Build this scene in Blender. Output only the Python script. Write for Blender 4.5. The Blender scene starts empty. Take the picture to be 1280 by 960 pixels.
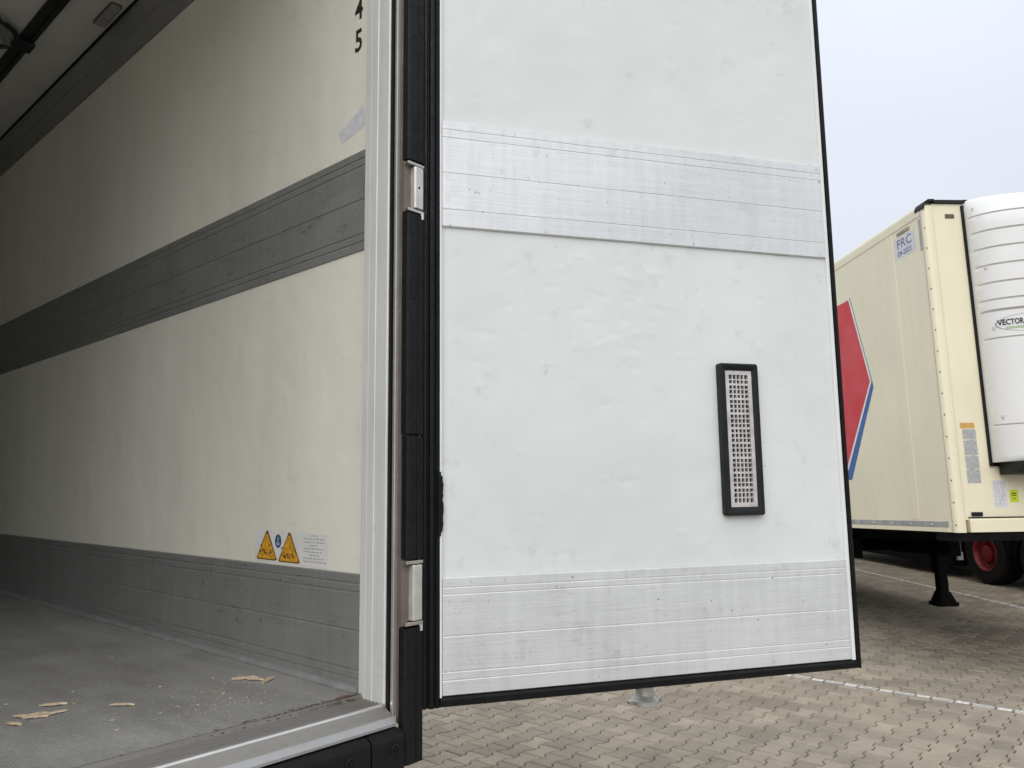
import bpy, bmesh, math, random
from mathutils import Vector, Matrix, noise

# ------------------------------------------------------------------ camera, sky, sun, exposure
SC = bpy.context.scene
COL = SC.collection
rad = math.radians
CAM_H = 1.72
PITCH, ROLL = rad(7.41), rad(-0.70)
camd = bpy.data.cameras.new('camera')
camd.sensor_width = 36.0
camd.lens = 960.0 / 1280.0 * 36.0
camd.clip_start, camd.clip_end = 0.05, 2000.0
cam = bpy.data.objects.new('camera', camd)
COL.objects.link(cam)
SC.camera = cam
_F = Vector((0, math.cos(PITCH), math.sin(PITCH)))
_U0 = Vector((0, -math.sin(PITCH), math.cos(PITCH)))
_R0 = Vector((1, 0, 0))
_R = _R0 * math.cos(ROLL) + _U0 * math.sin(ROLL)
_U = -_R0 * math.sin(ROLL) + _U0 * math.cos(ROLL)
cam.matrix_world = Matrix(((_R.x, _U.x, -_F.x, 0), (_R.y, _U.y, -_F.y, 0), (_R.z, _U.z, -_F.z, CAM_H), (0, 0, 0, 1)))

SUN_EL, SUN_AZ = rad(42), rad(193)          # azimuth clockwise from +Y: the bright part of the overcast, behind the camera
world = bpy.data.worlds.new('World')
SC.world = world
world.use_nodes = True
wn, wl = world.node_tree.nodes, world.node_tree.links
wn.clear()
w_out = wn.new('ShaderNodeOutputWorld')
w_bg = wn.new('ShaderNodeBackground')
w_sky = wn.new('ShaderNodeTexSky')
w_sky.sky_type = 'NISHITA'
w_sky.sun_disc = False
w_sky.sun_elevation = SUN_EL
w_sky.sun_rotation = SUN_AZ
w_sky.dust_density = 6.0
w_sky.air_density = 1.0
w_co = wn.new('ShaderNodeTexCoord')
w_map = wn.new('ShaderNodeMapping')
w_map.inputs['Scale'].default_value = (1.0, 1.0, 1.9)
w_no = wn.new('ShaderNodeTexNoise')
w_no.inputs['Scale'].default_value = 1.7
w_no.inputs['Detail'].default_value = 3.0
w_no.inputs['Roughness'].default_value = 0.42
w_ra = wn.new('ShaderNodeValToRGB')
w_ra.color_ramp.elements[0].position = 0.32
w_ra.color_ramp.elements[0].color = (7.3, 7.75, 8.7, 1)
w_ra.color_ramp.elements[1].position = 0.68
w_ra.color_ramp.elements[1].color = (8.5, 8.95, 9.85, 1)
w_mix = wn.new('ShaderNodeMix')
w_mix.data_type = 'RGBA'
w_mix.inputs[0].default_value = 0.90        # overcast: cloud deck over the clear sky
wl.new(w_co.outputs['Generated'], w_map.inputs['Vector'])
wl.new(w_map.outputs[0], w_no.inputs['Vector'])
wl.new(w_no.outputs[0], w_ra.inputs[0])
wl.new(w_sky.outputs[0], w_mix.inputs[6])
wl.new(w_ra.outputs[0], w_mix.inputs[7])
w_sep = wn.new('ShaderNodeSeparateXYZ')
w_el = wn.new('ShaderNodeMapRange')
w_el.inputs[1].default_value, w_el.inputs[2].default_value = 0.0, 1.0
w_el.inputs[3].default_value, w_el.inputs[4].default_value = 0.80, 1.28
w_sc = wn.new('ShaderNodeVectorMath')
w_sc.operation = 'SCALE'
wl.new(w_co.outputs['Generated'], w_sep.inputs[0])
wl.new(w_sep.outputs[2], w_el.inputs[0])
wl.new(w_mix.outputs[2], w_sc.inputs[0])
wl.new(w_el.outputs[0], w_sc.inputs['Scale'])
wl.new(w_sc.outputs[0], w_bg.inputs['Color'])
w_bg.inputs['Strength'].default_value = 0.10
wl.new(w_bg.outputs[0], w_out.inputs[0])

sund = bpy.data.lights.new('sun', 'SUN')
sund.energy = 1.5
sund.angle = rad(62)
sund.color = (1.0, 0.975, 0.94)
sun = bpy.data.objects.new('sun', sund)
COL.objects.link(sun)
_sd = Vector((math.sin(SUN_AZ) * math.cos(SUN_EL), math.cos(SUN_AZ) * math.cos(SUN_EL), math.sin(SUN_EL)))
sun.rotation_euler = (-_sd).to_track_quat('-Z', 'Y').to_euler()
sun.location = (0, -4, 12)

SC.view_settings.view_transform = 'Standard'
SC.view_settings.look = 'None'
SC.view_settings.gamma = 1.0
SC.view_settings.exposure = 0.10
SC.view_settings.use_curve_mapping = False
SC.render.engine = 'CYCLES'
SC.cycles.max_bounces = 10
SC.cycles.diffuse_bounces = 7
SC.cycles.glossy_bounces = 4
SC.cycles.use_denoising = True
SC.cycles.sample_clamp_indirect = 6.0

random.seed(11)

# ------------------------------------------------------------------ helpers
def lin(r, g, b):
    f = lambda c: c / 12.92 if c <= 0.04045 else ((c + 0.055) / 1.055) ** 2.4
    return (f(r / 255), f(g / 255), f(b / 255), 1.0)

class Mat:
    """Principled material with layered procedural variation."""
    def __init__(s, name, color, rough=0.5, metal=0.0, spec=0.5):
        s.m = bpy.data.materials.new(name)
        s.m.use_nodes = True
        s.n, s.l = s.m.node_tree.nodes, s.m.node_tree.links
        s.p = s.n['Principled BSDF']
        s.p.inputs['Roughness'].default_value = rough
        s.p.inputs['Metallic'].default_value = metal
        s.p.inputs['Specular IOR Level'].default_value = spec
        c = s.n.new('ShaderNodeRGB')
        c.outputs[0].default_value = color if len(color) == 4 else (*color, 1)
        s.col = c.outputs[0]
        s.co = s.n.new('ShaderNodeTexCoord').outputs['Object']
        s.rough = rough
        s.nrm = None
        s.done = False

    def noise(s, scale, detail=3.0, rough=0.55, stretch=(1, 1, 1), lo=0.35, hi=0.65):
        mp = s.n.new('ShaderNodeMapping')
        mp.inputs['Scale'].default_value = stretch
        mp.inputs['Location'].default_value = (random.uniform(0, 9), random.uniform(0, 9), random.uniform(0, 9))
        t = s.n.new('ShaderNodeTexNoise')
        t.inputs['Scale'].default_value = scale
        t.inputs['Detail'].default_value = detail
        t.inputs['Roughness'].default_value = rough
        r = s.n.new('ShaderNodeMapRange')
        r.inputs[1].default_value, r.inputs[2].default_value = lo, hi
        s.l.new(s.co, mp.inputs[0]); s.l.new(mp.outputs[0], t.inputs['Vector']); s.l.new(t.outputs[0], r.inputs[0])
        return r.outputs[0]

    def tint(s, fac, color, amount=1.0):
        """mix towards color where fac is high"""
        k = s.n.new('ShaderNodeMath'); k.operation = 'MULTIPLY'; k.inputs[1].default_value = amount
        s.l.new(fac, k.inputs[0])
        mx = s.n.new('ShaderNodeMix'); mx.data_type = 'RGBA'
        s.l.new(k.outputs[0], mx.inputs[0]); s.l.new(s.col, mx.inputs[6])
        mx.inputs[7].default_value = color if len(color) == 4 else (*color, 1)
        s.col = mx.outputs[2]
        return s

    def gain(s, fac, lo, hi):
        """multiply brightness by lo..hi following fac"""
        r = s.n.new('ShaderNodeMapRange'); r.inputs[3].default_value, r.inputs[4].default_value = lo, hi
        s.l.new(fac, r.inputs[0])
        v = s.n.new('ShaderNodeVectorMath'); v.operation = 'SCALE'
        s.l.new(s.col, v.inputs[0]); s.l.new(r.outputs[0], v.inputs['Scale'])
        s.col = v.outputs[0]
        return s

    def roughvar(s, fac, lo, hi):
        r = s.n.new('ShaderNodeMapRange'); r.inputs[3].default_value, r.inputs[4].default_value = lo, hi
        s.l.new(fac, r.inputs[0]); s.l.new(r.outputs[0], s.p.inputs['Roughness'])
        return s

    def bump(s, fac, dist, strength=1.0):
        b = s.n.new('ShaderNodeBump')
        b.inputs['Distance'].default_value = dist
        b.inputs['Strength'].default_value = strength
        s.l.new(fac, b.inputs['Height'])
        if s.nrm is not None: s.l.new(s.nrm, b.inputs['Normal'])
        s.nrm = b.outputs[0]
        return s

    def end(s):
        s.l.new(s.col, s.p.inputs['Base Color'])
        if s.nrm is not None: s.l.new(s.nrm, s.p.inputs['Normal'])
        return s.m

class MB:
    """collects shapes, then links them as ONE mesh object"""
    def __init__(s): s.v, s.f = [], []
    def add(s, vs, fs):
        o = len(s.v); s.v += [tuple(v) for v in vs]; s.f += [tuple(i + o for i in f) for f in fs]; return s
    def box(s, x0, x1, y0, y1, z0, z1, M=None):
        vs = [(x0, y0, z0), (x1, y0, z0), (x1, y1, z0), (x0, y1, z0), (x0, y0, z1), (x1, y0, z1), (x1, y1, z1), (x0, y1, z1)]
        if M is not None: vs = [M @ Vector(v) for v in vs]
        return s.add(vs, [(0, 3, 2, 1), (4, 5, 6, 7), (0, 1, 5, 4), (1, 2, 6, 5), (2, 3, 7, 6), (3, 0, 4, 7)])
    def prism(s, prof, fn, a, b, closed=True, caps=True):
        """prof: 2-D points; fn(u,v,w) -> 3-D; extruded w = a..b"""
        n = len(prof)
        vs = [fn(u, v, a) for u, v in prof] + [fn(u, v, b) for u, v in prof]
        fs = [(i, (i + 1) % n, (i + 1) % n + n, i + n) for i in range(n if closed else n - 1)]
        if closed and caps: fs += [tuple(range(n - 1, -1, -1)), tuple(range(n, 2 * n))]
        return s.add(vs, fs)
    def lathe(s, prof, fn, n=20, cap0=True, cap1=True):
        """prof: (radius, height) list; fn(x,y,h)"""
        vs, fs = [], []
        for r, h in prof:
            for i in range(n):
                a = 2 * math.pi * i / n
                vs.append(fn(r * math.cos(a), r * math.sin(a), h))
        for j in range(len(prof) - 1):
            for i in range(n):
                k = (i + 1) % n
                fs.append((j * n + i, j * n + k, (j + 1) * n + k, (j + 1) * n + i))
        if cap0: fs.append(tuple(range(n - 1, -1, -1)))
        if cap1: fs.append(tuple(range((len(prof) - 1) * n, len(prof) * n)))
        return s.add(vs, fs)
    def tube(s, pts, r, n=8):
        pts = [Vector(p) for p in pts]; vs, fs = [], []
        for i, p in enumerate(pts):
            d = (pts[min(i + 1, len(pts) - 1)] - pts[max(i - 1, 0)]).normalized()
            a = d.orthogonal().normalized() if i == 0 else (a - d * a.dot(d)).normalized()
            b = d.cross(a)
            for k in range(n):
                t = 2 * math.pi * k / n
                vs.append(p + a * r * math.cos(t) + b * r * math.sin(t))
        for i in range(len(pts) - 1):
            for k in range(n):
                q = (k + 1) % n
                fs.append((i * n + k, i * n + q, (i + 1) * n + q, (i + 1) * n + k))
        fs.append(tuple(range(n - 1, -1, -1))); fs.append(tuple(range((len(pts) - 1) * n, len(pts) * n)))
        return s.add(vs, fs)
    def build(s, name, mat, parent=None, bevel=0.0, smooth=False, seg=2, angle=35):
        me = bpy.data.meshes.new(name)
        me.from_pydata(s.v, [], s.f)
        bm = bmesh.new(); bm.from_mesh(me)
        bmesh.ops.recalc_face_normals(bm, faces=bm.faces)
        if bevel > 0:
            es = [e for e in bm.edges if len(e.link_faces) == 2 and e.calc_face_angle(0) > rad(30)]
            bmesh.ops.bevel(bm, geom=es, offset=bevel, segments=seg, profile=0.5, affect='EDGES', clamp_overlap=True)
        if smooth:
            for f in bm.faces: f.smooth = True
            for e in bm.edges:
                if len(e.link_faces) == 2 and e.calc_face_angle(0) > rad(angle): e.smooth = False
        bm.to_mesh(me); bm.free()
        me.materials.append(mat)
        o = bpy.data.objects.new(name, me)
        COL.objects.link(o)
        if parent is not None: o.parent = parent
        return o

def tag(o, label=None, cat=None, group=None, kind=None):
    for k, v in (('label', label), ('category', cat), ('group', group), ('kind', kind)):
        if v: o[k] = v
    return o

def empty(name, M, label, cat, group=None):
    o = bpy.data.objects.new(name, None); COL.objects.link(o)
    o.matrix_world = M
    o.empty_display_size = 0.3
    return tag(o, label, cat, group)

def text_mb(body, size, fn, bold=0.0, align='LEFT', squeeze=1.0):
    """lettering as flat mesh; fn(x, y) -> 3-D"""
    c = bpy.data.curves.new('lettering', 'FONT')
    c.body, c.size, c.align_x = body, size, align
    c.offset = bold
    c.resolution_u = 3
    o = bpy.data.objects.new('lettering', c); COL.objects.link(o)
    bpy.context.view_layer.update()
    me = bpy.data.meshes.new_from_object(o.evaluated_get(bpy.context.evaluated_depsgraph_get()))
    mb = MB()
    mb.add([fn(v.co.x * squeeze, v.co.y) for v in me.vertices], [tuple(p.vertices) for p in me.polygons])
    bpy.data.objects.remove(o); bpy.data.meshes.remove(me); bpy.data.curves.remove(c)
    return mb

# ------------------------------------------------------------------ materials
def m_plain(name, color, rough=0.5, metal=0.0, var=0.12, scale=8.0, spec=0.5, bump=0.0):
    m = Mat(name, color, rough, metal, spec)
    a = m.noise(scale, 4)
    m.gain(a, 1 - var, 1 + var * 0.6).roughvar(m.noise(scale * 2.3, 3), max(rough - 0.1, 0.05), min(rough + 0.12, 1))
    if bump: m.bump(m.noise(scale * 12, 3), bump)
    return m.end()

def m_liner():
    m = Mat('grp_liner_cream', (0.83, 0.815, 0.72), 0.42)
    m.gain(m.noise(1.3, 3, stretch=(1, 1, 0.35)), 0.93, 1.04)
    m.gain(m.noise(14, 4, stretch=(1, 1, 0.06), lo=0.4, hi=0.7), 1.01, 0.975)          # vertical wipe streaks
    m.tint(m.noise(38, 2, stretch=(1, 0.5, 0.12), lo=0.66, hi=0.78), (0.36, 0.35, 0.31), 0.16)
    m.tint(m.noise(7, 6, 0.7, stretch=(1, 1, 2.5), lo=0.60, hi=0.8), (0.36, 0.34, 0.29), 0.30)
    m.tint(m.noise(22, 5, 0.75, stretch=(0.4, 0.4, 2.5), lo=0.68, hi=0.76), (0.28, 0.27, 0.24), 0.35)
    m.bump(m.noise(5, 2), 0.004, 0.5).bump(m.noise(420, 2), 0.0004, 0.5)
    return m.end()

def m_door_white():
    m = Mat('door_panel_white', (0.715, 0.752, 0.735), 0.36)
    m.gain(m.noise(2.2, 4), 0.955, 1.03)
    m.tint(m.noise(9, 6, 0.72, lo=0.60, hi=0.82), (0.40, 0.40, 0.37), 0.46)
    m.tint(m.noise(30, 4, 0.7, stretch=(1, 1, 0.25), lo=0.66, hi=0.8), (0.32, 0.31, 0.28), 0.42)
    m.tint(m.noise(20, 6, 0.78, stretch=(0.5, 1, 1.8), lo=0.66, hi=0.74), (0.30, 0.29, 0.26), 0.38)
    m.tint(m.noise(55, 2, 0.5, lo=0.76, hi=0.80), (0.16, 0.15, 0.13), 0.5)
    m.bump(m.noise(4, 2), 0.003, 0.5).bump(m.noise(260, 2), 0.0002, 0.3)
    return m.end()

def m_alu(name, base, rough, streak_axis, dirt=0.5, spots=0.6, metal=0.85, blot=0.05, spot_lo=0.73, rub=0.0, rub_col=(0.04, 0.038, 0.035)):
    m = Mat(name, base, rough, metal)
    st = {'x': (0.05, 1, 1), 'y': (1, 0.05, 1), 'z': (1, 1, 0.05)}[streak_axis]
    m.gain(m.noise(60, 4, 0.6, stretch=st, lo=0.3, hi=0.7), 0.965, 1.03)
    m.gain(m.noise(2.5, 5, 0.6), 0.95, 1.04)
    m.gain(m.noise(42, 4, 0.6, stretch=(1, 1, 0.08), lo=0.40, hi=0.75), 1.02, 1.02 - blot)
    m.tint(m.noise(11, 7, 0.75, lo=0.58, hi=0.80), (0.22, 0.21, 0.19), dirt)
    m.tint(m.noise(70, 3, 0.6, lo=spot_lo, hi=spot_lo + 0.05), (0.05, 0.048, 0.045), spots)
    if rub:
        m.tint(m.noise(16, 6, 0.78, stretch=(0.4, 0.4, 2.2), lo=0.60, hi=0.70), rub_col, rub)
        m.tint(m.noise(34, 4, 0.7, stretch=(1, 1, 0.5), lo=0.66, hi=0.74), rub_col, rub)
    m.roughvar(m.noise(9, 5, 0.7), rough - 0.04, rough + 0.08)
    m.bump(m.noise(160, 3, stretch=st), 0.0003, 0.5)
    return m.end()

def m_floor():
    m = Mat('antislip_floor_grey', (0.35, 0.344, 0.325), 0.48, 0.15)
    m.gain(m.noise(1.6, 5, 0.6), 0.80, 1.12)
    m.gain(m.noise(9, 5, 0.65, stretch=(1, 0.25, 1)), 0.86, 1.10)
    m.tint(m.noise(5, 6, 0.7, lo=0.56, hi=0.78), (0.20, 0.15, 0.10), 0.40)
    m.tint(m.noise(60, 3, 0.6, lo=0.70, hi=0.78), (0.50, 0.47, 0.40), 0.30)
    m.gain(m.noise(120, 3, 0.7, lo=0.3, hi=0.7), 0.84, 1.14)
    # raised grip dots: product of two diagonal sines
    sep = m.n.new('ShaderNodeSeparateXYZ'); m.l.new(m.co, sep.inputs[0])
    def sine(sign):
        a = m.n.new('ShaderNodeMath'); a.operation = 'MULTIPLY_ADD'; a.inputs[1].default_value = sign
        m.l.new(sep.outputs[0], a.inputs[0]); m.l.new(sep.outputs[1], a.inputs[2])
        k = m.n.new('ShaderNodeMath'); k.operation = 'MULTIPLY'; k.inputs[1].default_value = 480.0
        m.l.new(a.outputs[0], k.inputs[0])
        q = m.n.new('ShaderNodeMath'); q.operation = 'SINE'; m.l.new(k.outputs[0], q.inputs[0]); return q.outputs[0]
    pr = m.n.new('ShaderNodeMath'); pr.operation = 'MULTIPLY'
    m.l.new(sine(1.0), pr.inputs[0]); m.l.new(sine(-1.0), pr.inputs[1])
    mr = m.n.new('ShaderNodeMapRange'); mr.inputs[1].default_value, mr.inputs[2].default_value = -0.1, 0.8
    m.l.new(pr.outputs[0], mr.inputs[0])
    m.gain(mr.outputs[0], 0.86, 1.12)
    m.bump(mr.outputs[0], 0.0016, 0.8)
    return m.end()

def m_cream():
    m = Mat('trailer_body_cream', (0.83, 0.775, 0.57), 0.34)
    m.gain(m.noise(0.9, 3), 0.95, 1.03)
    m.gain(m.noise(9, 4, 0.6, stretch=(1, 1, 0.07), lo=0.4, hi=0.75), 1.01, 0.96)
    m.tint(m.noise(3, 6, 0.7, lo=0.6, hi=0.85), (0.42, 0.38, 0.28), 0.25)
    m.bump(m.noise(2.2, 2), 0.004, 0.4)
    return m.end()

def m_paver(name, per_object):
    m = Mat(name, (0.385, 0.330, 0.252), 0.86, 0.0, 0.3)
    geo = m.n.new('ShaderNodeNewGeometry')
    m.co = geo.outputs['Position']
    if per_object:
        rnd = m.n.new('ShaderNodeObjectInfo').outputs['Random']
    else:
        rnd = geo.outputs['Random Per Island']
    m.gain(rnd, 0.80, 1.14)
    m.tint(m.noise(0.55, 4, 0.6, lo=0.45, hi=0.72), (0.29, 0.26, 0.21), 0.5)
    m.gain(m.noise(1.9, 5, 0.65), 0.80, 1.12)
    m.tint(m.noise(1.1, 6, 0.7, lo=0.60, hi=0.74), (0.15, 0.135, 0.11), 0.28)
    m.gain(m.noise(150, 3, 0.7, lo=0.3, hi=0.7), 0.80, 1.16)
    m.tint(m.noise(26, 5, 0.7, lo=0.62, hi=0.80), (0.12, 0.105, 0.085), 0.5)
    m.bump(m.noise(190, 4, 0.7), 0.0012, 0.8)
    return m.end()

M = dict(
    liner=m_liner(), door=m_door_white(), floor=m_floor(), cream=m_cream(),
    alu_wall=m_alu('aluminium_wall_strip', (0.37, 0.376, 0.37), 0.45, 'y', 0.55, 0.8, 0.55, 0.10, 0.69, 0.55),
    alu_door=m_alu('aluminium_door_plate', (0.735, 0.752, 0.755), 0.44, 'x', 0.45, 0.7, 0.38, 0.09, 0.69, 0.30, (0.26, 0.24, 0.21)),
    alu_sill=m_alu('aluminium_sill_face', (0.36, 0.345, 0.32), 0.42, 'x', 0.65, 0.6, 0.6),
    alu_ribs=m_alu('aluminium_sill_ribs_dirty', (0.22, 0.205, 0.185), 0.5, 'x', 0.7, 0.6, 0.5),
    alu_lip=m_alu('aluminium_sill_lip', (0.42, 0.42, 0.41), 0.42, 'x', 0.6, 0.5, 0.4),
    alu_nose=m_alu('aluminium_sill_nose_worn', (0.68, 0.67, 0.65), 0.34, 'x', 0.45, 0.4, 0.7),
    alu_post=m_alu('painted_post_light_grey', (0.72, 0.73, 0.71), 0.42, 'z', 0.32, 0.35, 0.10),
    steel=m_plain('stainless_steel', (0.55, 0.52, 0.48), 0.34, 0.9, 0.15, 14),
    taupe=m_plain('weathered_steel_taupe', (0.18, 0.15, 0.13), 0.5, 0.2, 0.2, 12),
    zinc=m_plain('zinc_plated_steel', (0.62, 0.61, 0.57), 0.4, 0.45, 0.15, 20),
    rubber=m_plain('black_rubber', (0.008, 0.0082, 0.009), 0.55, 0, 0.3, 25, 0.25, 0.0006),
    seal=m_plain('black_door_seal', (0.006, 0.0062, 0.007), 0.5, 0, 0.3, 18, 0.22),
    plastic=m_plain('black_plastic', (0.010, 0.0105, 0.0115), 0.5, 0, 0.2, 20, 0.3),
    chassis=m_plain('chassis_black_paint', (0.006, 0.006, 0.0065), 0.8, 0, 0.3, 6, 0.12),
    hole=m_plain('recess_shade_black', (0.006, 0.006, 0.006), 0.9, 0, 0.1),  # near-black stands in for the shade inside gaps and recesses
    rail=m_plain('dark_anodised_rail', (0.04, 0.042, 0.042), 0.5, 0.2, 0.2, 12, 0.3),
    ceil=m_plain('ceiling_liner_white', (0.83, 0.825, 0.79), 0.45, 0, 0.05, 3),
    lampg=m_plain('lamp_diffuser_grey', (0.42, 0.42, 0.40), 0.3, 0, 0.08, 20),
    grille=m_plain('grille_light_grey', (0.64, 0.615, 0.595), 0.36, 0.3, 0.2, 30),
    ink=m_plain('black_ink', (0.012, 0.012, 0.013), 0.6, 0, 0.1),
    inkgrey=m_plain('grey_print', (0.40, 0.41, 0.45), 0.6, 0, 0.2, 60),
    inkblue=m_plain('slate_blue_print', (0.20, 0.23, 0.33), 0.6, 0, 0.2, 60),
    paper=m_plain('white_sticker', (0.70, 0.70, 0.71), 0.5, 0, 0.08, 20),
    yellow=m_plain('warning_yellow', (0.70, 0.36, 0.03), 0.5, 0, 0.35, 90),
    brown=m_plain('worn_print_brown', (0.16, 0.075, 0.02), 0.6, 0, 0.3, 90),
    blue=m_plain('sign_blue', (0.03, 0.09, 0.24), 0.5, 0, 0.2, 60),
    red=m_plain('livery_red', (0.62, 0.022, 0.028), 0.34, 0, 0.03, 2),
    lblue=m_plain('livery_blue', (0.025, 0.115, 0.36), 0.34, 0, 0.08, 5),
    lwhite=m_plain('livery_white', (0.84, 0.85, 0.84), 0.34, 0, 0.06, 5),
    teal=m_plain('livery_teal', (0.16, 0.28, 0.30), 0.4, 0, 0.1, 5),
    unit=m_plain('unit_housing_white', (0.76, 0.76, 0.745), 0.34, 0, 0.03, 2),
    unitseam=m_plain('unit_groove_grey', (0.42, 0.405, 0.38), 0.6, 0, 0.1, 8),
    orange=m_plain('sticker_orange', (0.62, 0.36, 0.10), 0.5, 0, 0.15, 40),
    stickgrey=m_plain('sticker_grey', (0.43, 0.44, 0.44), 0.45, 0.1, 0.2, 60),
    lime=m_plain('sticker_lime', (0.55, 0.68, 0.02), 0.5, 0, 0.1, 40),
    green=m_plain('badge_green', (0.35, 0.50, 0.27), 0.5, 0, 0.1, 30),
    galv=m_plain('galvanised_rail', (0.42, 0.43, 0.42), 0.45, 0.5, 0.15, 10),
    tyre=m_plain('tyre_rubber', (0.012, 0.012, 0.012), 0.85, 0, 0.25, 10, 0.15),
    rim=m_plain('wheel_red', (0.20, 0.008, 0.013), 0.5, 0, 0.4, 12),
    rimgrey=m_plain('wheel_silver', (0.35, 0.35, 0.35), 0.45, 0.5, 0.2, 12),
    white3=m_plain('neighbour_body_white', (0.66, 0.66, 0.64), 0.4, 0, 0.06, 2),
    paint=m_plain('worn_line_paint', (0.72, 0.71, 0.67), 0.7, 0, 0.25, 30),
    wood=m_plain('splintered_wood', (0.56, 0.45, 0.30), 0.7, 0, 0.3, 60),
    sawdust=m_plain('sawdust', (0.52, 0.46, 0.34), 0.85, 0, 0.25, 90),
    rust=m_plain('rust_dirt', (0.13, 0.082, 0.052), 0.9, 0, 0.4, 40),
    paver_one=m_paver('concrete_paver', True), paver_many=m_paver('concrete_paver_field', False),
)
def m_bed():
    m = Mat('joint_sand_dark', (0.05, 0.041, 0.032), 0.95, 0, 0.2)
    m.gain(m.noise(40, 4, 0.7), 0.6, 1.3)
    return m.end()
def m_ground():
    m = Mat('far_paving', (0.255, 0.222, 0.174), 0.9, 0, 0.2)
    m.gain(m.noise(0.6, 5, 0.6), 0.82, 1.12).gain(m.noise(9, 3, 0.6), 0.88, 1.1)
    return m.end()
M['bed'], M['ground'] = m_bed(), m_ground()

# ------------------------------------------------------------------ frames of reference
AT = rad(-48.08)                                  # heading of the open trailer, clockwise from +Y
T = Vector((math.sin(AT), math.cos(AT), 0)); N = Vector((math.cos(AT), -math.sin(AT), 0))
FL = 1.2056                                       # its floor height
T0 = 1.486                                        # its rear face
ROOT1 = Matrix.Translation(T * T0) @ Matrix.Rotation(-AT, 4, 'Z')
AZ2, TAU2 = rad(-3.5), 0.0328                     # the cream trailer: heading, nose-up angle
t2 = Vector((math.sin(AZ2) * math.cos(TAU2), math.cos(AZ2) * math.cos(TAU2), -math.sin(TAU2)))
r2 = Vector((math.cos(AZ2), -math.sin(AZ2), 0)); u2 = r2.cross(t2)
c2 = Vector((3.674, 6.509, 1.274))
ZC = c2.z / u2.z                                  # body bottom above the root, along the tilted up axis
o2 = c2 - u2 * ZC
ROOT2 = Matrix(((r2.x, t2.x, u2.x, o2.x), (r2.y, t2.y, u2.y, o2.y), (r2.z, t2.z, u2.z, o2.z), (0, 0, 0, 1)))

# ------------------------------------------------------------------ ground and paving
g = MB().add([(-300, -300, -0.05), (300, -300, -0.05), (300, 300, -0.05), (-300, 300, -0.05)], [(0, 1, 2, 3)])
tag(g.build('ground', M['ground']), kind='structure')

PL, PW, PA = 0.200, 0.139, 0.026                  # paver length, column pitch, waist depth
JT = 0.0080
def paver_outline(k):
    """double-T outline inset by k; x across, y along"""
    w1, w0, L = PW / 2 + PA / 2, PW / 2 - PA / 2, PL / 2
    a, b = 0.064, 0.036
    pts = [(w1, -L), (w1, -a), (w0, -b), (w0, b), (w1, a), (w1, L)]
    pts = pts + [(-x, -y) for x, y in pts]
    out = []
    for x, y in pts:
        out.append((x - math.copysign(k, x), y - (math.copysign(k, y) if abs(abs(y) - L) < 1e-6 else 0)))
    return out
_rings = [(JT * 0.5, -0.022), (JT * 0.5, -0.006), (JT * 0.5 + 0.0055, 0.0)]
PV, PF = [], []
for k, z in _rings: PV += [(x, y, z) for x, y in paver_outline(k)]
for j in range(2):
    for i in range(12):
        q = (i + 1) % 12
        PF.append((j * 12 + i, j * 12 + q, (j + 1) * 12 + q, (j + 1) * 12 + i))
# top face split into convex pieces
PF += [tuple(24 + i for i in f) for f in ((0, 1, 10, 11), (1, 2, 9, 10), (2, 3, 8, 9), (3, 4, 7, 8), (4, 5, 6, 7))]
# columns run across the open trailer (along N), joints along T
OFFS = Vector((0.05, 0.02))
def paver_xy(i, j):
    a = i * PW + OFFS.x
    b = j * PL + (PL / 2 if i % 2 else 0) + OFFS.y
    return T * a + N * b
def paver_mat(p, rng):
    dz = rng.gauss(0, 0.0011)
    return (Matrix.Translation((p.x, p.y, dz)) @ Matrix.Rotation(math.pi / 2 - AT - math.pi / 2 + math.pi / 2, 4, 'Z')
            @ Matrix.Rotation(rng.gauss(0, 0.006), 4, 'X') @ Matrix.Rotation(rng.gauss(0, 0.006), 4, 'Y') @ Matrix.Rotation(rng.gauss(0, 0.006), 4, 'Z'))
def pix(P):
    d = Vector(P) - Vector((0, 0, CAM_H))
    w = d.dot(_F)
    if w < 0.2: return None
    return 640 + 960 * d.dot(_R) / w, 480 - 960 * d.dot(_U) / w, w
rng = random.Random(5)
X0, X1, Y0, Y1 = -2.0, 13.0, 1.2, 21.5
cells = []
for i in range(-150, 190):
    for j in range(-60, 140):
        p = paver_xy(i, j)
        if X0 < p.x < X1 and Y0 < p.y < Y1: cells.append((p, paver_mat(p, rng)))
bed = MB().add([(X0 - .1, Y0 - .1, -0.014), (X1 + .1, Y0 - .1, -0.014), (X1 + .1, Y1 + .1, -0.014), (X0 - .1, Y1 + .1, -0.014)], [(0, 1, 2, 3)])
paving = tag(bed.build('paving', M['bed']), kind='structure')
def in_view(p):
    q = pix(p)
    if q is None: return 0
    x, y, w = q
    if not (518 < x < 1280 and y < 966): return 0
    lim = 890 - 0.1 * (x - 535) if x < 1076 else 716
    return 1.0 / w if y > lim else 0
scored = sorted(range(len(cells)), key=lambda i: -in_view(cells[i][0]))
single = set(scored[:300])
pm = bpy.data.meshes.new('paver'); pm.from_pydata(PV, [], PF); pm.materials.append(M['paver_one'])
for i in scored[:300]:
    o = bpy.data.objects.new('paver', pm); COL.objects.link(o)
    o.parent = paving; o.matrix_local = cells[i][1]
mb = MB()
for i, (p, m4) in enumerate(cells):
    if i in single: continue
    o = len(mb.v)
    mb.v += [tuple(m4 @ Vector(v)) for v in PV]
    mb.f += [tuple(k + o for k in f) for f in PF]
me = bpy.data.meshes.new('paver_field'); me.from_pydata(mb.v, [], mb.f); me.materials.append(M['paver_many'])
po = bpy.data.objects.new('paver_field', me); COL.objects.link(po); po.parent = paving
tag(po, kind='stuff')

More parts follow.
